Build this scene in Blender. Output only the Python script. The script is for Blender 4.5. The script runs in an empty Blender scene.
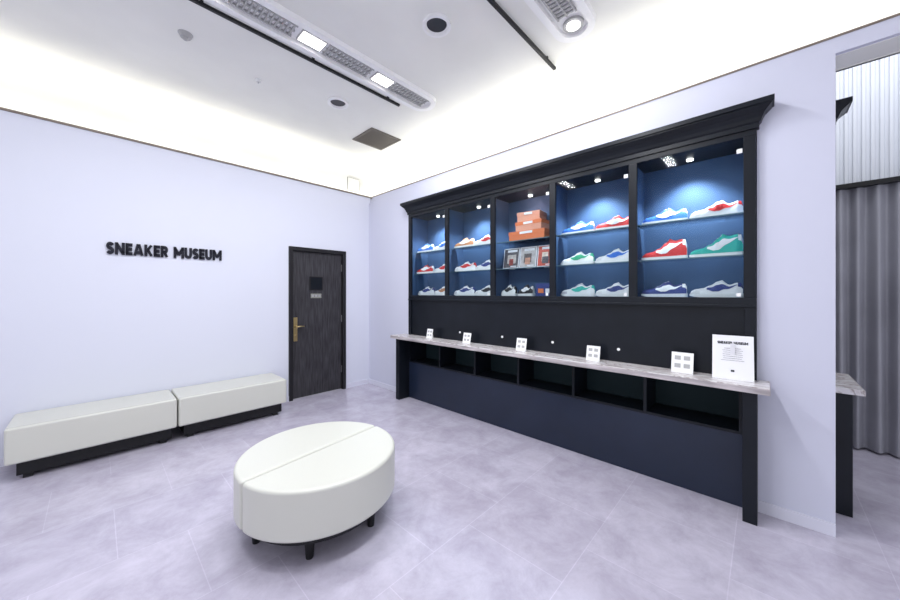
import bpy, bmesh, math, random
from mathutils import Vector, Matrix
random.seed(4)
S=bpy.context.scene
COL=S.collection
S.view_settings.view_transform='Standard'
S.view_settings.look='None'

# ------------------------------------------------ materials
def mat(name,col,rough=0.5,metal=0.0,noise=0.0,nscale=4.0,bump=0.0,bscale=200.0,emit=None,es=0.0,coat=0.0,nstretch=(1,1,1),spec=0.5):
    m=bpy.data.materials.new(name); m.use_nodes=True
    nt=m.node_tree; b=nt.nodes['Principled BSDF']
    b.inputs['Base Color'].default_value=(*col,1)
    b.inputs['Roughness'].default_value=rough
    b.inputs['Metallic'].default_value=metal
    b.inputs['Specular IOR Level'].default_value=spec
    if coat: b.inputs['Coat Weight'].default_value=coat
    if emit:
        b.inputs['Emission Color'].default_value=(*emit,1); b.inputs['Emission Strength'].default_value=es
    if noise>0 or bump>0:
        tc=nt.nodes.new('ShaderNodeTexCoord'); mp=nt.nodes.new('ShaderNodeMapping')
        mp.inputs['Scale'].default_value=nstretch
        nt.links.new(tc.outputs['Object'],mp.inputs['Vector'])
    if noise>0:
        n=nt.nodes.new('ShaderNodeTexNoise'); n.inputs['Scale'].default_value=nscale; n.inputs['Detail'].default_value=6
        nt.links.new(mp.outputs[0],n.inputs['Vector'])
        r=nt.nodes.new('ShaderNodeValToRGB')
        r.color_ramp.elements[0].position=0.3; r.color_ramp.elements[1].position=0.7
        r.color_ramp.elements[0].color=(*[c*(1-noise) for c in col],1)
        r.color_ramp.elements[1].color=(*[min(1,c*(1+noise)) for c in col],1)
        nt.links.new(n.outputs['Fac'],r.inputs['Fac']); nt.links.new(r.outputs['Color'],b.inputs['Base Color'])
    if bump>0:
        n2=nt.nodes.new('ShaderNodeTexNoise'); n2.inputs['Scale'].default_value=bscale
        nt.links.new(mp.outputs[0],n2.inputs['Vector'])
        bp=nt.nodes.new('ShaderNodeBump'); bp.inputs['Strength'].default_value=bump; bp.inputs['Distance'].default_value=0.002
        nt.links.new(n2.outputs['Fac'],bp.inputs['Height']); nt.links.new(bp.outputs[0],b.inputs['Normal'])
    return m

def floor_mat():
    m=bpy.data.materials.new('floor_tile'); m.use_nodes=True; nt=m.node_tree; b=nt.nodes['Principled BSDF']
    tc=nt.nodes.new('ShaderNodeTexCoord')
    br=nt.nodes.new('ShaderNodeTexBrick'); br.offset=0.5; br.inputs['Scale'].default_value=1.0
    br.inputs['Brick Width'].default_value=0.6; br.inputs['Row Height'].default_value=0.6
    br.inputs['Mortar Size'].default_value=0.003; br.inputs['Mortar Smooth'].default_value=0.6
    br.inputs['Color1'].default_value=(0.46,0.435,0.525,1); br.inputs['Color2'].default_value=(0.50,0.475,0.565,1)
    br.inputs['Mortar'].default_value=(0.55,0.52,0.62,1)
    nt.links.new(tc.outputs['Object'],br.inputs['Vector'])
    n=nt.nodes.new('ShaderNodeTexNoise'); n.inputs['Scale'].default_value=3.6; n.inputs['Detail'].default_value=12; n.inputs['Roughness'].default_value=0.72; n.inputs['Distortion'].default_value=0.3
    nt.links.new(tc.outputs['Object'],n.inputs['Vector'])
    r=nt.nodes.new('ShaderNodeValToRGB'); r.color_ramp.elements[0].position=0.32; r.color_ramp.elements[1].position=0.7
    r.color_ramp.elements[0].color=(0.79,0.77,0.80,1); r.color_ramp.elements[1].color=(1.18,1.18,1.17,1)
    nt.links.new(n.outputs['Fac'],r.inputs['Fac'])
    mx=nt.nodes.new('ShaderNodeMix'); mx.data_type='RGBA'; mx.blend_type='MULTIPLY'; mx.inputs['Factor'].default_value=1
    nt.links.new(br.outputs['Color'],mx.inputs['A']); nt.links.new(r.outputs['Color'],mx.inputs['B'])
    nt.links.new(mx.outputs['Result'],b.inputs['Base Color'])
    b.inputs['Roughness'].default_value=0.22; b.inputs['Specular IOR Level'].default_value=0.55
    bp=nt.nodes.new('ShaderNodeBump'); bp.inputs['Strength'].default_value=0.10; bp.inputs['Distance'].default_value=0.002
    nt.links.new(n.outputs['Fac'],bp.inputs['Height']); nt.links.new(bp.outputs[0],b.inputs['Normal'])
    return m

def marble_mat():
    m=bpy.data.materials.new('counter_stone'); m.use_nodes=True; nt=m.node_tree; b=nt.nodes['Principled BSDF']
    tc=nt.nodes.new('ShaderNodeTexCoord'); mp=nt.nodes.new('ShaderNodeMapping'); mp.inputs['Scale'].default_value=(3.0,0.8,1); mp.inputs['Rotation'].default_value=(0,0,0.35)
    nt.links.new(tc.outputs['Object'],mp.inputs['Vector'])
    n=nt.nodes.new('ShaderNodeTexNoise'); n.inputs['Scale'].default_value=3.5; n.inputs['Detail'].default_value=10; n.inputs['Distortion'].default_value=1.6
    nt.links.new(mp.outputs[0],n.inputs['Vector'])
    r=nt.nodes.new('ShaderNodeValToRGB'); cr=r.color_ramp
    cr.elements[0].position=0.30; cr.elements[0].color=(0.66,0.64,0.66,1)
    cr.elements[1].position=0.75; cr.elements[1].color=(0.72,0.71,0.73,1)
    for p,c in ((0.44,(0.72,0.70,0.71)),(0.495,(0.36,0.31,0.30)),(0.53,(0.68,0.65,0.66)),(0.62,(0.52,0.47,0.47)),(0.66,(0.72,0.70,0.72))):
        e=cr.elements.new(p); e.color=(*c,1)
    nt.links.new(n.outputs['Fac'],r.inputs['Fac']); nt.links.new(r.outputs['Color'],b.inputs['Base Color'])
    b.inputs['Roughness'].default_value=0.2
    return m

def glass_mat():
    m=bpy.data.materials.new('clear_glass'); m.use_nodes=True; nt=m.node_tree
    nt.nodes.remove(nt.nodes['Principled BSDF']); out=nt.nodes['Material Output']
    t=nt.nodes.new('ShaderNodeBsdfTransparent'); t.inputs[0].default_value=(0.95,0.98,0.99,1)
    g=nt.nodes.new('ShaderNodeBsdfGlossy'); g.inputs['Roughness'].default_value=0.03
    f=nt.nodes.new('ShaderNodeFresnel'); f.inputs[0].default_value=1.16
    mx=nt.nodes.new('ShaderNodeMixShader')
    nt.links.new(f.outputs[0],mx.inputs[0]); nt.links.new(t.outputs[0],mx.inputs[1]); nt.links.new(g.outputs[0],mx.inputs[2])
    nt.links.new(mx.outputs[0],out.inputs[0]); return m

M={}
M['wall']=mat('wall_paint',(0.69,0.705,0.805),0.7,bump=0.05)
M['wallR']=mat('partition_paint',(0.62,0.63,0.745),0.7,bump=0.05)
M['ceil']=mat('ceiling_plaster',(0.84,0.84,0.80),0.85,noise=0.03,nscale=2)
M['trimb']=mat('brown_trim',(0.20,0.16,0.13),0.5)
M['lav']=mat('baseboard_vinyl',(0.70,0.70,0.80),0.4)
M['floor']=floor_mat()
M['black']=mat('black_lacquer',(0.007,0.009,0.014),0.33,noise=0.15,nscale=6,spec=0.25)
M['navyp']=mat('navy_panel',(0.013,0.020,0.042),0.3,noise=0.12,nscale=3,spec=0.4)
M['casein']=mat('case_interior',(0.055,0.105,0.21),0.6,spec=0.2)
M['cubby']=mat('cubby_interior',(0.012,0.026,0.032),0.6,spec=0.2)
M['glass']=glass_mat()
M['stone']=marble_mat()
M['edge']=mat('counter_edge',(0.44,0.40,0.41),0.4,noise=0.4,nscale=8,nstretch=(1,0.5,4))
M['leather']=mat('cream_leather',(0.61,0.61,0.555),0.34,bump=0.25,bscale=350)
M['seam']=mat('leather_seam',(0.30,0.30,0.27),0.6)
M['blackm']=mat('black_metal',(0.010,0.010,0.012),0.4,spec=0.3)
M['door']=mat('dark_oak',(0.038,0.036,0.042),0.45,noise=0.5,nscale=9,nstretch=(6,6,0.5),spec=0.3)
M['dframe']=mat('door_frame_black',(0.013,0.012,0.015),0.45,spec=0.3)
M['brass']=mat('brass',(0.55,0.42,0.20),0.3,metal=0.9)
M['steel']=mat('steel',(0.6,0.6,0.62),0.3,metal=0.9)
M['white']=mat('white_plastic',(0.88,0.88,0.88),0.4)
M['paper']=mat('paper',(0.85,0.85,0.88),0.6)
M['ink']=mat('ink',(0.015,0.015,0.025),0.6,spec=0.2)
M['lamp']=mat('lamp_glow',(1,1,1),0.5,emit=(1,0.98,0.95),es=5)
M['louvre']=mat('louvre_grey',(0.42,0.42,0.42),0.5)
M['shelfe']=mat('glass_edge',(0.12,0.20,0.24),0.2)
M['cove']=mat('led_strip',(1,1,1),0.5,emit=(1,0.96,0.86),es=5)
M['hole']=mat('downlight_dark',(0.03,0.03,0.035),0.3)
M['grille']=mat('vent_brown',(0.13,0.115,0.10),0.6)
M['curtain']=mat('grey_curtain',(0.29,0.29,0.335),0.33,noise=0.1,nscale=3)
M['corr']=mat('corrugated_white',(0.60,0.62,0.68),0.5)
M['orange']=mat('orange_card',(0.75,0.20,0.07),0.6)
M['salmon']=mat('salmon_card',(0.78,0.36,0.24),0.6)

# ------------------------------------------------ helpers
def obj_from_bm(name,bm,mats,parent=None,smooth=False,loc=None,rot=None):
    me=bpy.data.meshes.new(name); bm.normal_update(); bm.to_mesh(me); bm.free()
    for m in (mats if isinstance(mats,(list,tuple)) else [mats]): me.materials.append(m)
    if smooth:
        for p in me.polygons: p.use_smooth=True
    o=bpy.data.objects.new(name,me); COL.objects.link(o)
    if parent: o.parent=parent
    if loc: o.location=loc
    if rot: o.rotation_euler=rot
    return o
def add_box(bm,x0,x1,y0,y1,z0,z1,mi=0,mtx=None):
    vs=[bm.verts.new((x,y,z)) for x in (x0,x1) for y in (y0,y1) for z in (z0,z1)]
    if mtx:
        for v in vs: v.co=mtx@v.co
    for q in ((0,1,3,2),(4,6,7,5),(0,4,5,1),(2,3,7,6),(0,2,6,4),(1,5,7,3)):
        f=bm.faces.new([vs[i] for i in q]); f.material_index=mi
def box(name,x0,x1,y0,y1,z0,z1,m,parent=None,bev=0.0,seg=2):
    if x0>x1:x0,x1=x1,x0
    if y0>y1:y0,y1=y1,y0
    cx,cy,cz=(x0+x1)/2,(y0+y1)/2,(z0+z1)/2
    bm=bmesh.new(); add_box(bm,x0-cx,x1-cx,y0-cy,y1-cy,z0-cz,z1-cz)
    bmesh.ops.recalc_face_normals(bm,faces=bm.faces)
    if bev: bmesh.ops.bevel(bm,geom=bm.edges[:],offset=bev,segments=seg,profile=0.5,affect='EDGES')
    o=obj_from_bm(name,bm,m,parent,smooth=False,loc=(cx,cy,cz))
    if bev>=0.015:
        for p in o.data.polygons: p.use_smooth=True
        w=o.modifiers.new('wn','WEIGHTED_NORMAL'); w.keep_sharp=False
    return o
def empty(name,loc=(0,0,0)):
    e=bpy.data.objects.new(name,None); COL.objects.link(e); e.empty_display_size=0.1
    return e
def cyl(bm,c,r1,r2,h,n=24,mi=0,axis='Z'):
    res=bmesh.ops.create_cone(bm,cap_ends=True,segments=n,radius1=r1,radius2=r2,depth=h)
    mt=Matrix.Translation(c)
    if axis=='X': mt=mt@Matrix.Rotation(math.pi/2,4,'Y')
    if axis=='Y': mt=mt@Matrix.Rotation(math.pi/2,4,'X')
    for v in res['verts']: v.co=mt@v.co
    for f in {f for v in res['verts'] for f in v.link_faces}: f.material_index=mi
def area(name,loc,sx,sy,power,col=(1,1,1),rot=(0,0,0)):
    l=bpy.data.lights.new(name,'AREA'); l.shape='RECTANGLE'; l.size=sx; l.size_y=sy; l.energy=power; l.color=col
    o=bpy.data.objects.new(name,l); o.location=loc; o.rotation_euler=rot; COL.objects.link(o); return o

# heavy geometric lettering built from strokes
def arc(cx,cy,rx,ry,a0,a1,n=14):
    return [(cx+rx*math.cos(math.radians(a0+(a1-a0)*i/n)),cy+ry*math.sin(math.radians(a0+(a1-a0)*i/n))) for i in range(n+1)]
TH=0.27; H2=TH/2
GL={
'N':(0.86,[[(H2,0),(H2,1)],[(.86-H2,0),(.86-H2,1)],[(H2,.93),(.86-H2,.07)]]),
'E':(0.62,[[(H2,0),(H2,1)],[(0,1-H2*.9),(.62,1-H2*.9)],[(0,.5),(.58,.5)],[(0,H2*.9),(.62,H2*.9)]]),
'A':(0.96,[[(H2,0),(.44,1)],[(.96-H2,0),(.52,1)],[(.2,.27),(.76,.27)]]),
'K':(0.82,[[(H2,0),(H2,1)],[(.2,.42),(.66,1)],[(.3,.6),(.68,0)]]),
'R':(0.76,[[(H2,0),(H2,1)],[(H2,.87)]+arc(.38,.66,.22,.21,90,-90)+[(H2,.45)],[(.34,.5),(.62,0)]]),
'M':(1.08,[[(H2,0),(H2,1)],[(1.08-H2,0),(1.08-H2,1)],[(H2,.9),(.54,.3)],[(1.08-H2,.9),(.54,.3)]]),
'U':(0.80,[[(H2,1),(H2,.38)]+arc(.40,.38,.265,.25,180,360)+[(.80-H2,1)]]),
'S':(0.68,[arc(.34,.69,.21,.18,20,270)+arc(.34,.31,.21,.18,90,-160)]),
' ':(0.42,[]),
}
def lettering(name,body,width,height,depth,m,mtx,parent=None):
    bm=bmesh.new(); x=0; tot=sum(GL[c][0]+0.07 for c in body)-0.07
    sx=width/tot
    for c in body:
        w,strokes=GL[c]
        for st in strokes:
            L=[];R_=[]
            n=len(st)
            for i,p in enumerate(st):
                a=Vector(st[max(0,i-1)]); b=Vector(st[min(n-1,i+1)]); d=(b-a).normalized()
                nn=Vector((-d.y,d.x))*H2; q=Vector(p)
                L.append(q+nn); R_.append(q-nn)
            rowv=[]
            for l_,r_ in zip(L,R_):
                rowv.append([bm.verts.new(((x+p.x)*sx,min(1.0,max(0.0,p.y))*height,z)) for p in (l_,r_) for z in (0,depth)])
            for a,b in zip(rowv,rowv[1:]):
                bm.faces.new((a[1],b[1],b[3],a[3])); bm.faces.new((a[0],b[0],b[1],a[1])); bm.faces.new((a[2],a[3],b[3],b[2]))
            for a in (rowv[0],rowv[-1]): bm.faces.new((a[0],a[1],a[3],a[2]))
        x+=w+0.07
    bmesh.ops.recalc_face_normals(bm,faces=bm.faces)
    for v in bm.verts: v.co=mtx@v.co
    return obj_from_bm(name,bm,m,parent)

# ------------------------------------------------ room shell
WT=2.94; CZ=3.5
box('floor',-7,2.4,-8,0.3,-0.1,0,M['floor'])
bm=bmesh.new()
add_box(bm,-7,-1.20,0,0.1,0,WT); add_box(bm,-1.20,-0.45,0,0.1,2.02,WT); add_box(bm,-0.45,0.02,0,0.1,0,WT)
add_box(bm,0.02,1.9,0,0.1,0,2.85)
bmesh.ops.recalc_face_normals(bm,faces=bm.faces)
obj_from_bm('wall_left',bm,M['wall'])
box('trim_1',-7,0.05,-0.012,0.1,WT,WT+0.02,M['trimb'])
box('baseboard_left_a',-1.44,-1.235,-0.012,0,0,0.07,M['lav'])
box('baseboard_left_b',-0.415,0,-0.012,0,0,0.07,M['lav'])
box('baseboard_left_c',-7,-3.46,-0.012,0,0,0.07,M['lav'])
PT=2.85
YL,YR=-1.02,-4.54
bm=bmesh.new()
add_box(bm,0,0.3,YL,0.0,0,PT); add_box(bm,0,0.3,-4.88,YR,0,PT)
add_box(bm,0,0.3,YR,YL,2.56,PT); add_box(bm,0.285,0.3,YR,YL,0,2.56)
bmesh.ops.recalc_face_normals(bm,faces=bm.faces)
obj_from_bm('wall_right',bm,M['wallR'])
box('baseboard_right_a',-0.012,0,YL+0.07,-0.012,0,0.07,M['lav'])
box('baseboard_right_b',-0.012,0,-4.88,YR,0,0.075,M['lav'])
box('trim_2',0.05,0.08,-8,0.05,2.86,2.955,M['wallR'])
box('trim_3',0.045,0.085,-8,0.05,2.955,2.968,M['trimb'])
box('ceiling_beam',0.08,0.30,-8,0.1,2.855,2.875,M['ceil'])
bm=bmesh.new()
R=0.28
prof=[(0,2.85)]
for i in range(0,11):
    a=i/10*math.pi/2
    prof.append((R-R*math.cos(a),CZ-R+R*math.sin(a)))
CX,CY=0.27,0.22
rows=[]
for d,z in prof:
    rows.append((bm.verts.new((-7,CY-d,z)),bm.verts.new((CX-d,CY-d,z)),bm.verts.new((CX-d,-8,z))))
for a,b in zip(rows,rows[1:]):
    bm.faces.new((a[0],a[1],b[1],b[0])); bm.faces.new((a[1],a[2],b[2],b[1]))
l=rows[-1]; v=bm.verts.new((-7,-8,CZ)); bm.faces.new((l[0],l[1],l[2],v))
for f in bm.faces: f.smooth=True
ce=obj_from_bm('ceiling',bm,M['ceil'])
box('wall_cove_floor',-7,0.3,0.1,0.24,2.83,2.85,M['ceil'])
box('cove_light_strip',-7,0.2,0.12,0.14,2.85,2.865,M['cove'])
box('cove_light_strip',0.12,0.14,-8,0.0,2.875,2.89,M['cove'])
area('cove_lamp_left',(-3.4,0.16,2.87),7.0,0.06,15,(1,0.98,0.89),(math.pi,0,0))
area('cove_lamp_right',(0.17,-3.9,2.89),0.08,8.0,19,(1,0.98,0.89),(math.pi,0,0))
box('ceiling_hall',0.28,2.4,-8,0.3,4.0,4.05,M['ceil'])
box('wall_hall_upper',0.28,0.30,-8,0.3,2.855,4.0,M['ceil'])
bm=bmesh.new()
y=-8.0; prev=None; k=0
while y<0.1:
    x=1.83+(0.014 if (k//2)%2 else 0)
    a=bm.verts.new((x,y,2.40)); b=bm.verts.new((x,y,4.0))
    if prev: bm.faces.new((prev[0],a,b,prev[1]))
    prev=(a,b)
    k+=1; y+= 0.020 if k%2 else 0.006
obj_from_bm('wall_corrugated',bm,M['corr'])
box('wall_far',1.95,2.0,-8,0.1,0,2.42,M['wall'])
box('curtain_rail',1.73,1.86,-8,0,2.39,2.43,M['blackm'])
bm=bmesh.new(); prev=None
N=900
for i in range(N+1):
    y=-8+8*i/N
    ph=y*2*math.pi/0.115+0.9*math.sin(y*5)
    x=1.79+0.04*math.sin(ph)+0.01*math.sin(ph*0.37)
    a=bm.verts.new((x+0.006*math.sin(y*21),y+0.008*math.sin(ph*0.5),0.02)); b=bm.verts.new((x*0.5+1.79*0.5,y,2.388))
    if prev: bm.faces.new((prev[0],a,b,prev[1]))
    prev=(a,b)
obj_from_bm('curtain',bm,M['curtain'],smooth=True)

e=empty('access_hatch')
box('hatch_frame',-0.26,-0.05,0.212,0.222,3.06,3.265,M['grille'],e,0.001)
box('hatch_panel',-0.254,-0.056,0.203,0.213,3.066,3.259,M['ceil'],e,0.002)

# ------------------------------------------------ door
e=empty('door_1')
box('jamb_left',-1.235,-1.185,-0.025,0.1,0,2.05,M['dframe'],e,0.004)
box('jamb_right',-0.465,-0.415,-0.025,0.1,0,2.05,M['dframe'],e,0.004)
box('head',-1.185,-0.465,-0.025,0.1,2.0,2.05,M['dframe'],e,0.004)
box('leaf',-1.183,-0.467,0.02,0.06,0.008,1.998,M['door'],e,0.003)
box('vision_frame',-0.95,-0.76,0.010,0.02,1.47,1.66,M['dframe'],e,0.003)
box('vision_panel',-0.935,-0.775,0.007,0.012,1.485,1.645,M['black'],e)
box('door_notice',-0.93,-0.78,0.014,0.02,1.36,1.42,M['seam'],e)
for i in range(3): box('notice_mark_%d'%i,-0.92+0.047*i,-0.885+0.047*i,0.012,0.0145,1.375,1.405,M['steel'],e)
box('handle_plate',-1.165,-1.115,0.010,0.02,0.78,1.10,M['brass'],e,0.004)
bm=bmesh.new(); cyl(bm,(-1.14,-0.01,0.98),0.011,0.011,0.05,16,axis='Y'); cyl(bm,(-1.095,-0.032,0.98),0.009,0.008,0.11,16,axis='X')
cyl(bm,(-1.14,0.006,0.86),0.014,0.014,0.012,16,axis='Y')
obj_from_bm('lever',bm,M['brass'],e,True)
for z in (0.25,1.0,1.75): box('hinge',-0.472,-0.46,0.012,0.022,z,z+0.1,M['steel'],e)

# ------------------------------------------------ wall lettering
lettering('wall_sign_lettering','SNEAKER MUSEUM',0.93,0.118,0.018,M['ink'],Matrix.Translation((-2.915,-0.0005,1.803))@Matrix.Rotation(math.pi/2,4,'X'))

# ------------------------------------------------ benches
def bench(x0,x1):
    e=empty('bench')
    box('seat_cushion',x0,x1,-0.5,-0.015,0.145,0.42,M['leather'],e,0.018,4)
    box('plinth',x0+0.05,x1-0.03,-0.42,-0.03,0.03,0.147,M['blackm'],e,0.004)
    for x in (x0+0.08,x1-0.12):
        for y in (-0.41,-0.09): box('foot',x,x+0.05,y,y+0.05,0,0.032,M['blackm'],e)
    box('seam_top',x0+0.01,x1-0.01,-0.474,-0.472,0.4195,0.4207,M['seam'],e)
bench(-3.45,-2.448); bench(-2.438,-1.444)

# ------------------------------------------------ ottoman
e=empty('ottoman'); e.location=(-1.98,-2.48,0); e.rotation_euler=(0,0,math.radians(8))
RO=0.475
for sgn,nm in ((1,'cushion_back'),(-1,'cushion_front')):
    bm=bmesh.new(); g=0.003; n=56
    pts=[]
    a0=math.asin(g/RO)
    for i in range(n+1):
        a=a0+(math.pi-2*a0)*i/n
        pts.append((RO*math.cos(a),sgn*RO*math.sin(a)))
    bot=[bm.verts.new((x,y,0.15)) for x,y in pts]
    f=bm.faces.new(bot)
    r=bmesh.ops.extrude_face_region(bm,geom=[f])
    for v in [v for v in r['geom'] if isinstance(v,bmesh.types.BMVert)]: v.co.z=0.42
    bmesh.ops.recalc_face_normals(bm,faces=bm.faces)
    es=[ed for ed in bm.edges if abs(ed.verts[0].co.z-ed.verts[1].co.z)<1e-6 or ed.calc_face_angle(0)>0.7]
    bmesh.ops.bevel(bm,geom=es,offset=0.020,segments=5,profile=0.5,affect='EDGES')
    o=obj_from_bm(nm,bm,M['leather'],e,True); w=o.modifiers.new('wn','WEIGHTED_NORMAL')
bm=bmesh.new(); cyl(bm,(0,0,0.125),0.41,0.42,0.055,64)
obj_from_bm('base_board',bm,M['blackm'],e,False)
box('gap_shade',-0.44,0.44,-0.0035,0.0035,0.15,0.404,M['blackm'],e)  # black sheet standing in for the shade inside the cushion gap
bm=bmesh.new()
for i in range(6):
    a=math.radians(-12+60*i); cyl(bm,(0.37*math.cos(a),0.37*math.sin(a),0.05),0.020,0.028,0.10,16)
obj_from_bm('feet',bm,M['blackm'],e,False)

# ------------------------------------------------ display cabinet
cab=empty('display_cabinet')
def crown(name,xf,y0,y1,xb,dirx,parent,zb=2.50):
    bm=bmesh.new()
    pr=[(0.0,zb),(0.012,zb),(0.012,zb+0.03),(0.022,zb+0.04),(0.028,zb+0.06),(0.04,zb+0.085),(0.06,zb+0.105),(0.07,zb+0.115),(0.07,zb+0.12),(0.082,zb+0.125),(0.082,zb+0.155)]
    rings=[]
    for p,z in pr:
        rings.append([bm.verts.new(c) for c in ((xb,y0-p,z),(xf+dirx*p,y0-p,z),(xf+dirx*p,y1+p,z),(xb,y1+p,z))])
    for a,b in zip(rings,rings[1:]):
        for i in range(4): bm.faces.new((a[i],a[(i+1)%4],b[(i+1)%4],b[i]))
    bm.faces.new(rings[0][::-1]); bm.faces.new(rings[-1])
    bmesh.ops.recalc_face_normals(bm,faces=bm.faces)
    return obj_from_bm(name,bm,M['black'],parent)
XF=-0.04
yl,yr=-1.02,-4.54
stiles=[-1.05,-1.745,-2.435,-3.125,-3.81,-4.505]
crown('crown_moulding',XF,yr,yl,0.0,-1,cab)
box('frieze',XF,0.0,yr,yl,2.46,2.56,M['black'],cab,0.002)
box('case_top',0,0.283,yr,yl,2.46,2.558,M['black'],cab)
box('case_back',0.265,0.283,yr+0.001,yl-0.001,1.34,2.46,M['casein'],cab)
box('case_floor',-0.02,0.265,yr,yl,1.34,1.395,M['black'],cab)
box('case_floor_lining',0.0,0.265,yr+0.03,yl-0.03,1.395,1.399,M['casein'],cab)
box('bottom_rail',XF,-0.02,yr,yl,1.335,1.40,M['black'],cab,0.002)
box('bottom_lip',XF-0.008,XF,yr,yl,1.335,1.352,M['black'],cab,0.002)
for i,y in enumerate(stiles):
    box('stile_%d'%i,XF,-0.015,y-0.03,y+0.03,1.40,2.46,M['black'],cab,0.002)
    box('case_divider_%d'%i,-0.015,0.265,y-0.01 if 0<i<5 else y-0.03,y+0.01 if 0<i<5 else y+0.03,1.395,2.46,M['casein'],cab)
for i in range(5):
    a,b=stiles[i]-0.03,stiles[i+1]+0.03
    box('glass_door_%d'%i,-0.034,-0.029,b,a,1.40,2.46,M['glass'],cab)
    for z in (1.69,1.975):
        box('glass_shelf_%d'%i,0.01,0.26,stiles[i+1]+0.012,stiles[i]-0.012,z-0.008,z,M['glass'],cab)
        box('shelf_edge_%d'%i,0.005,0.0095,stiles[i+1]+0.012,stiles[i]-0.012,z-0.008,z,M['shelfe'],cab)
    box('door_lock_%d'%i,-0.042,-0.034,b+0.012,b+0.036,1.405,1.43,M['white'],cab,0.002)
    box('door_tag_%d'%i,-0.040,-0.034,b+0.005,b+0.035,2.36,2.39,M['white'],cab,0.002)
    yc=(a+b)/2
    bm=bmesh.new(); cyl(bm,(0.16,yc,2.454),0.022,0.022,0.010,24); obj_from_bm('puck_light_%d'%i,bm,M['lamp'],cab)
    sp=bpy.data.lights.new('case_spot','SPOT'); sp.energy=[36,36,34,48,54][i]; sp.color=(0.86,0.93,1.0); sp.spot_size=math.radians(110); sp.spot_blend=0.7; sp.shadow_soft_size=0.03
    so=bpy.data.objects.new('case_spot_%d'%i,sp); so.location=(0.07,yc,2.435); so.rotation_euler=(0,math.radians(-4),0); COL.objects.link(so); so.parent=cab
box('back_panel',-0.02,0.0,yr,yl,0.86,1.335,M['black'],cab)
box('back_panel_end_r',XF,-0.02,yr,yr+0.06,0.86,1.335,M['black'],cab,0.002)
box('back_panel_end_l',XF,-0.02,yl-0.05,yl,0.86,1.335,M['black'],cab,0.002)
for y in (-2.55,-3.12,-3.70,-1.95):
    bm=bmesh.new(); cyl(bm,(-0.023,y,0.965),0.012,0.012,0.006,20,axis='X'); obj_from_bm('panel_dot',bm,M['white'],cab)  # small white discs on the back panel
box('counter_top',-0.25,-0.0005,-4.60,-0.90,0.826,0.862,M['stone'],cab,0.003)
box('counter_edge',-0.253,-0.2495,-4.602,-0.898,0.822,0.856,M['edge'],cab)
box('counter_edge_end',-0.25,-0.0,-4.603,-4.60,0.822,0.856,M['edge'],cab)
box('leg_panel_left',-0.2,-0.0005,-1.02,-0.95,0,0.826,M['black'],cab,0.002)
box('leg_panel_right',-0.2,-0.0005,-4.545,-4.475,0,0.826,M['black'],cab,0.002)
box('lower_panel',-0.025,0.0,-4.475,-1.02,0.0,0.485,M['navyp'],cab)
box('cubby_floor',-0.03,0.265,-4.475,-1.02,0.485,0.505,M['black'],cab,0.002)
box('cubby_back',0.262,0.283,-4.475,-1.02,0.505,0.826,M['cubby'],cab)
box('cubby_top',-0.02,0.262,-4.475,-1.02,0.80,0.826,M['black'],cab)
dv=[-1.04,-1.612,-2.18,-2.75,-3.322,-3.895,-4.462]
for i,y in enumerate(dv): box('cubby_divider_%d'%i,-0.03,0.262,y-0.011,y+0.011,0.505,0.80,M['black'],cab)

e=empty('rear_display_cabinet')
crown('rear_crown',0.42,-4.90,-2.0,0.3005,1,e,2.52)
box('rear_case',0.3005,0.42,-4.90,-2.0,1.34,2.52,M['black'],e)
box('rear_panel',0.3005,0.32,-4.88,-2.0,0,1.34,M['black'],e)
box('rear_counter',0.3005,0.90,-5.03,-2.0,0.785,0.822,M['stone'],e,0.003)
box('rear_counter_edge',0.3005,0.90,-5.034,-5.03,0.785,0.818,M['edge'],e)
box('rear_leg',0.3205,0.55,-4.985,-4.91,0,0.785,M['black'],e,0.002)
box('rear_cards',0.40,0.52,-4.9,-4.76,0.823,0.86,M['paper'],e,0.002)

# ------------------------------------------------ sneakers
def lerp(tab,s):
    for (a,va),(b,vb) in zip(tab,tab[1:]):
        if s<=b:
            t=(s-a)/(b-a); t=t*t*(3-2*t); return va+(vb-va)*t
    return tab[-1][1]
WT_=[(0,.018),(.03,.027),(.12,.034),(.35,.034),(.55,.042),(.74,.048),(.88,.042),(.96,.028),(1,.010)]
HT_=[(0,.060),(.03,.082),(.10,.088),(.24,.074),(.38,.104),(.46,.096),(.60,.068),(.75,.048),(.88,.042),(.96,.032),(1,.010)]
HH_=[(0,.090),(.03,.130),(.10,.140),(.24,.132),(.36,.146),(.44,.118),(.60,.074),(.75,.050),(.88,.043),(.96,.032),(1,.010)]
cm={}
def cmat(c):
    if c not in cm: cm[c]=mat('suede_%d'%len(cm),c,0.6,bump=0.1,bscale=500)
    return cm[c]
WH=(0.85,0.85,0.85)
SOLE=mat('rubber_sole',(0.84,0.84,0.82),0.5); LINER=mat('shoe_liner',(0.06,0.06,0.08),0.8)
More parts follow.
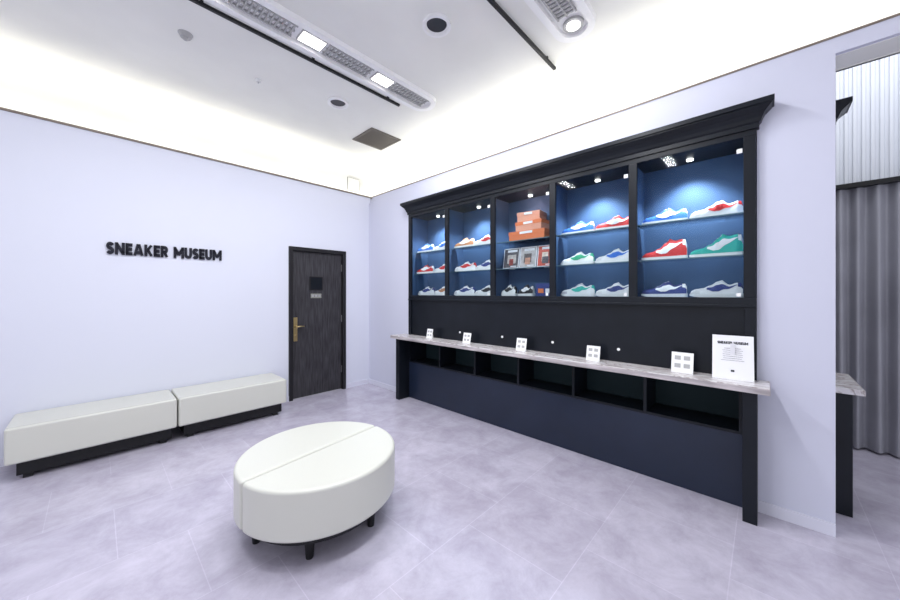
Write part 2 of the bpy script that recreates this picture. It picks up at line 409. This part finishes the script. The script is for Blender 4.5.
def sneaker(loc,rz,upper,accent,parent=None,L=0.30,high=False,toe=None):
    bm=bmesh.new(); Z0=0.018; HT=HH_ if high else HT_
    def P(s,a,off=0.0):
        w=lerp(WT_,s); h=lerp(HT,s)
        c=math.cos(a); sn=math.sin(a)
        ex=0.75 if s>0.5 else 0.62
        y=(w+off)*math.copysign(abs(c)**(0.75+0.5*(s<0.45)),c); z=Z0+(h+off)*sn**ex
        if s<0.40: y*=1-0.22*sn
        return Vector(((s-0.5)*L,y,z))
    ns=34; na=18; g=[]
    for i in range(ns+1):
        s=i/ns
        g.append([bm.verts.new(P(s,math.pi*j/na)) for j in range(na+1)])
    for i in range(ns):
        for j in range(na):
            f=bm.faces.new((g[i][j],g[i+1][j],g[i+1][j+1],g[i][j+1])); s=(i+.5)/ns; m=0
            jj=min(j,na-1-j)
            if 0.06<s<0.36 and jj>=7: m=3
            elif 0.38<s<0.66 and jj>=7: m=4 if i%2 else 0
            elif s<0.09 and jj>=3: m=1
            elif s>0.80 and jj<=2: m=5
            elif 0.30<s<0.62 and jj in (5,6): m=5
            f.material_index=m
    for i in range(ns+1):
        s=i/ns
        if 0.09<s<0.34:
            for j in (8,9,10): g[i][j].co.z-=0.026
    for k in (0,ns):
        bm.faces.new(g[k] if k else g[k][::-1]).material_index=1 if k==0 else 5
    top=[];bot=[];mid=[]
    out=[]
    for i in range(ns+1): out.append((i/ns,1))
    for i in range(ns,-1,-1): out.append((i/ns,-1))
    for s,sg in out:
        w=lerp(WT_,s)+0.003; x=(s-0.5)*L*1.025
        up=0.010*max(0,(s-.80)/.20)**1.5
        bot.append(bm.verts.new((x,sg*w*0.96,up))); top.append(bm.verts.new((x,sg*w,Z0+0.003+0.006*(1-s)+up*0.3)))
    n=len(out)
    for i in range(n):
        bm.faces.new((bot[i],bot[(i+1)%n],top[(i+1)%n],top[i])).material_index=2
    bm.faces.new(top).material_index=2; bm.faces.new(bot[::-1]).material_index=2
    # curved side stripe: wide belly under the laces, thin tail sweeping up to the heel
    for side in (0,1):
        pr=None
        for k in range(19):
            u=k/18; s=0.66-0.58*u
            ac=0.62-0.42*math.sin(min(1,u*2.0)*math.pi/2)+0.78*max(0,u-0.28)**1.15
            th=0.55*math.sin(math.pi*min(1,0.12+u*0.88))**0.8*(1-0.5*u)+0.02
            a1,a2=ac-th*0.4,ac+th*0.7
            a1=max(0.10,a1)
            if side: a1,a2=math.pi-a1,math.pi-a2
            q=[bm.verts.new(P(s,a1+(a2-a1)*t,0.0025)) for t in (0,.5,1)]
            if pr:
                for t in (0,1): bm.faces.new((pr[t],q[t],q[t+1],pr[t+1])).material_index=1
            pr=q
    for f in bm.faces: f.smooth=(f.material_index in(0,3,4,5) and len(f.verts)==4)
    return obj_from_bm('sneaker',bm,[cmat(upper),cmat(accent),SOLE,LINER,cmat(WH),cmat(toe or tuple(c*0.85 for c in upper))],None,False,loc,(0,0,rz)) 
BLUE=(0.03,0.16,0.62); RED=(0.65,0.03,0.03); TEAL=(0.03,0.46,0.37); NAVY=(0.03,0.05,0.22); TAN=(0.50,0.22,0.10); GRN=(0.03,0.36,0.18); BLK=(0.015,0.015,0.02); GRY=(0.5,0.5,0.55)
rows={0:[(BLUE,WH),(WH,BLUE),(RED,WH),(WH,RED),(WH,NAVY),(WH,TAN)],
      1:[(TAN,WH),(WH,RED),(WH,RED),(WH,NAVY),(WH,NAVY),(WH,BLK)],
      3:[(BLUE,WH),(RED,WH),(WH,GRN),(WH,BLUE),(WH,TEAL),(WH,NAVY)],
      4:[(BLUE,WH),(WH,RED),(RED,WH),(TEAL,WH),(NAVY,WH),(WH,NAVY)]}
zs=[1.975,1.69,1.399]
for c,lst in rows.items():
    yc=(stiles[c]+stiles[c+1])/2
    for k,(u,a) in enumerate(lst):
        r,cx=divmod(k,2)
        y=yc+(0.160 if cx==0 else -0.160)
        sneaker((0.09+random.uniform(-.01,.02),y,zs[r]+0.0005),math.radians(90+random.uniform(0,10)),u,a,high=(r==1 and c==4),toe=GRY if (u==WH and k==4) else None)
yc=(stiles[2]+stiles[3])/2
def shoebox(loc,rz,m,m2,sx=0.19,sy=0.30,sz=0.095):
    bm=bmesh.new(); add_box(bm,-sx/2,sx/2,-sy/2,sy/2,0,sz*0.72); add_box(bm,-sx/2-.004,sx/2+.004,-sy/2-.004,sy/2+.004,sz*0.62,sz,1)
    add_box(bm,-sx/2-.0055,-sx/2-.003,-sy*0.18,sy*0.18,sz*0.68,sz*0.93,2)
    bmesh.ops.recalc_face_normals(bm,faces=bm.faces)
    obj_from_bm('shoe_box',bm,[m,m2,M['paper']],None,False,loc,(0,0,rz))
shoebox((0.13,yc-0.02,1.9755),0.02,M['orange'],M['orange'],sy=0.40)
shoebox((0.13,yc-0.05,2.071),-0.05,M['salmon'],M['orange'])
shoebox((0.14,yc-0.03,2.167),0.12,M['salmon'],M['salmon'],sy=0.24)
# magazines: white-bordered covers with picture blocks
mcol=[[(0.10,0.09,0.10),(0.55,0.50,0.46),(0.30,0.05,0.04)],[(0.45,0.42,0.42),(0.10,0.08,0.08),(0.60,0.30,0.20)],[(0.50,0.07,0.04),(0.75,0.65,0.55),(0.08,0.07,0.09)]]
for i in range(3):
    bm=bmesh.new(); add_box(bm,-0.006,0.006,-0.097,0.097,0,0.225,0); add_box(bm,-0.0075,-0.006,-0.088,0.088,0.010,0.215,1)
    add_box(bm,0.006,0.05,-0.03,0.03,0,0.006,0)
    add_box(bm,-0.009,-0.0075,-0.07,0.05,0.180,0.205,0)
    add_box(bm,-0.0088,-0.0075,-0.06+0.02*i,0.045,0.055,0.150,2)
    add_box(bm,-0.0095,-0.0088,-0.03,0.02+0.01*i,0.035,0.105,3)
    add_box(bm,-0.0088,-0.0075,-0.075,0.0,0.018,0.028,0)
    bmesh.ops.recalc_face_normals(bm,faces=bm.faces)
    obj_from_bm('magazine',bm,[M['paper']]+[mat('magazine_ink_%d%d'%(i,j),c,0.35,noise=0.3,nscale=20) for j,c in enumerate(mcol[i])],None,False,(0.10,yc+0.205-0.205*i,1.6925),(0,math.radians(10),0))
for i,(u,a) in enumerate([(WH,BLK),(BLK,WH)]):
    sneaker((0.09,yc+0.215-0.205*i,1.3995),math.radians(84),u,a,L=0.19)
bm=bmesh.new(); add_box(bm,-0.06,0.06,-0.09,0.09,0,0.12,0); add_box(bm,-0.063,0.063,-0.093,0.093,0.085,0.125,0)
add_box(bm,-0.0645,-0.063,-0.07,-0.01,0.03,0.075,1); add_box(bm,-0.0645,-0.063,0.01,0.07,0.03,0.075,2)
bmesh.ops.recalc_face_normals(bm,faces=bm.faces)
obj_from_bm('shoe_box',bm,[cmat(NAVY),M['paper'],M['orange']],None,False,(0.14,yc-0.205,1.3995),(0,0,0.0))

# ------------------------------------------------ counter signs
def card(y,w,h,name='sign_card',x=-0.13,board=False,rz=0.0):
    e=empty(name); e.location=(x,y,0.8625); e.rotation_euler=(0,0,rz)
    tilt=math.radians(12)
    bm=bmesh.new(); add_box(bm,-0.003,0,-w/2,w/2,0,h,0,Matrix.Rotation(tilt,4,'Y')); 
    add_box(bm,0.0,0.06,-w*0.3,w*0.3,0,0.003,0)
    add_box(bm,0,0.003,-0.012,0.012,0,h*0.82,0,Matrix.Translation((0.058,0,0.001))@Matrix.Rotation(math.radians(-10),4,'Y'))
    bmesh.ops.recalc_face_normals(bm,faces=bm.faces)
    obj_from_bm('stand',bm,M['paper'] if board else M['white'],e)
    bm=bmesh.new(); T=Matrix.Rotation(tilt,4,'Y')
    if board:
        for k in range(7):
            ww=w*random.uniform(0.20,0.28); z=h*(0.70-k*0.045); add_box(bm,-0.0042,-0.003,-ww,ww,z,z+0.0014,0,T)
        add_box(bm,-0.0042,-0.003,-0.009,0.009,h*0.18,h*0.18+0.012,0,T)
    else:
        for k in range(4):
            r,c=divmod(k,2); cy=(c-0.5)*w*0.42; z=h*(0.25+0.38*r)
            add_box(bm,-0.0042,-0.003,cy-w*0.14,cy+w*0.14,z,z+h*0.2,0,T)
    obj_from_bm('print',bm,M['ink'] if board else M['louvre'],e)
    if board:
        lettering('heading','SNEAKER MUSEUM',w*0.74,h*0.06,0.001,M['ink'],T@Matrix.Translation((-0.0035,w*0.37,h*0.80))@Matrix.Rotation(-math.pi/2,4,'Z')@Matrix.Rotation(math.pi/2,4,'X'),e)
card(-4.425,0.21,0.29,'notice_board',board=True,rz=math.radians(4))
card(-4.15,0.13,0.145); card(-3.53,0.11,0.125); card(-2.84,0.11,0.125); card(-2.14,0.11,0.12); card(-1.53,0.10,0.12)

# ------------------------------------------------ ceiling fixtures
def stadium(cx0,cx1,cy,r,n=14):
    pts=[]
    for i in range(n+1):
        a=-math.pi/2+math.pi*i/n; pts.append((cx1-r+r*math.cos(a),cy+r*math.sin(a)))
    for i in range(n+1):
        a=math.pi/2+math.pi*i/n; pts.append((cx0+r+r*math.cos(a),cy+r*math.sin(a)))
    return pts
def fixture(x0,x1,cy,round_lamp=False):
    e=empty('ceiling_light_fixture')
    r=0.16; o=stadium(x0,x1,cy,r); i_=stadium(x0+0.06,x1-0.06,cy,r-0.06)
    bm=bmesh.new(); n=len(o); zl,zh=3.465,3.4995
    A=[bm.verts.new((x,y,zh)) for x,y in o]; B=[bm.verts.new((x,y,zl)) for x,y in stadium(x0+.008,x1-.008,cy,r-.008)]
    C=[bm.verts.new((x,y,zl)) for x,y in i_]; D=[bm.verts.new((x,y,zh-0.002)) for x,y in i_]
    for a,b in ((A,B),(B,C),(C,D)):
        for k in range(n): bm.faces.new((a[k],a[(k+1)%n],b[(k+1)%n],b[k]))
    f=bm.faces.new(D); f.material_index=0
    bmesh.ops.recalc_face_normals(bm,faces=bm.faces)
    obj_from_bm('housing',bm,M['white'],e)
    x=x1-0.17; k=0
    if round_lamp:
        bm=bmesh.new(); cyl(bm,(x,cy,3.488),0.075,0.075,0.018,28); obj_from_bm('spot_ring',bm,M['louvre'],e)
        bm=bmesh.new(); cyl(bm,(x,cy,3.477),0.050,0.050,0.006,28); obj_from_bm('spot_lamp',bm,M['lamp'],e)
        x-=0.11
    else: x+=0.06
    while x>x0+0.75:
        bm=bmesh.new(); L=0.42
        for j in range(12): add_box(bm,x-L+j*0.036,x-L+0.012+j*0.036,cy-0.06,cy+0.06,3.482,3.4975)
        add_box(bm,x-L-0.01,x,cy-0.072,cy-0.06,3.480,3.4975); add_box(bm,x-L-0.01,x,cy+0.06,cy+0.072,3.480,3.4975)
        add_box(bm,x-L-0.01,x,cy-0.006,cy+0.006,3.480,3.4975)
        obj_from_bm('louvre',bm,M['louvre'],e)
        x-=L+0.03
        box('diffuser_frame',x-0.20,x,cy-0.072,cy+0.072,3.484,3.4970,M['louvre'],e)
        box('diffuser',x-0.19,x-0.01,cy-0.058,cy+0.058,3.480,3.486,M['lamp'],e)
        x-=0.24
    return e
fixture(-3.9,-0.42,-1.89); fixture(-3.9,-0.30,-3.51,True)
def rail(x0,x1,y):
    e=empty('lighting_track')
    box('track',x0,x1,y-0.013,y+0.013,3.455,3.478,M['blackm'],e,0.003)
    x=x1-0.15
    while x>x0: box('hanger',x-0.01,x+0.01,y-0.008,y+0.008,3.478,3.4995,M['blackm'],e); x-=0.8
rail(-3.9,-0.72,-1.69); rail(-3.9,-0.12,-3.19)
def downlight(x,y,r=0.11):
    bm=bmesh.new(); n=36
    R1=[(r,3.4995),(r,3.478),(r*0.80,3.476),(r*0.70,3.4965)]
    rg=[[bm.verts.new((x+rr*math.cos(2*math.pi*k/n),y+rr*math.sin(2*math.pi*k/n),z)) for k in range(n)] for rr,z in R1]
    for a,b in zip(rg,rg[1:]):
        for k in range(n): bm.faces.new((a[k],a[(k+1)%n],b[(k+1)%n],b[k]))
    f=bm.faces.new(rg[-1]); f.material_index=1
    bmesh.ops.recalc_face_normals(bm,faces=bm.faces)
    obj_from_bm('recessed_downlight',bm,[M['white'],M['hole']])
downlight(-1.18,-2.74); downlight(-1.18,-1.21); 
bm=bmesh.new(); cyl(bm,(-2.49,-1.21,3.485),0.035,0.05,0.03,24); cyl(bm,(-2.49,-1.21,3.462),0.015,0.02,0.018,16); obj_from_bm('smoke_detector',bm,M['louvre'])
bm=bmesh.new(); cyl(bm,(-1.9,-1.0,3.49),0.02,0.03,0.02,24); cyl(bm,(-1.9,-1.0,3.473),0.007,0.007,0.02,12); obj_from_bm('fire_sprinkler',bm,M['steel'])
e=empty('ceiling_vent')
for a in ((-0.62,-0.16,-1.01,-0.98),(-0.62,-0.16,-0.58,-0.55),(-0.62,-0.59,-0.98,-0.58),(-0.19,-0.16,-0.98,-0.58)):
    box('vent_frame',a[0],a[1],a[2],a[3],3.485,3.4995,M['grille'],e,0.002)
bm=bmesh.new()
for k in range(14):
    y=-0.965+k*0.0285; add_box(bm,-0.59,-0.19,y,y+0.016,3.488,3.4985)
add_box(bm,-0.59,-0.19,-0.98,-0.58,3.4975,3.499)
bmesh.ops.recalc_face_normals(bm,faces=bm.faces)
obj_from_bm('vent_slats',bm,M['grille'],e)

# ------------------------------------------------ lights
for i,x in enumerate((-0.9,-2.0,-3.1)):
    area('fixture_lamp_a%d'%i,(x,-1.89,3.45),0.5,0.12,22,(0.94,0.96,1.0))
    area('fixture_lamp_b%d'%i,(x,-3.51,3.45),0.5,0.12,22,(0.94,0.96,1.0))
area('hall_fill',(1.1,-5.2,3.9),0.8,2.0,32,(0.92,0.95,1.0))  # added fill light to brighten the hall, no fixture modelled for it
w=bpy.data.worlds.new('World'); S.world=w; w.use_nodes=True
w.node_tree.nodes['Background'].inputs[0].default_value=(0.90,0.92,1.0,1); w.node_tree.nodes['Background'].inputs[1].default_value=1.12

cam=bpy.data.cameras.new('camera'); co=bpy.data.objects.new('camera',cam); COL.objects.link(co)
co.location=(-2.98,-4.58,1.43); co.rotation_euler=(math.pi/2,0,math.radians(-46.65))
cam.lens=13.36; cam.sensor_width=36; cam.shift_y=-7/900; cam.clip_start=0.02
S.camera=co
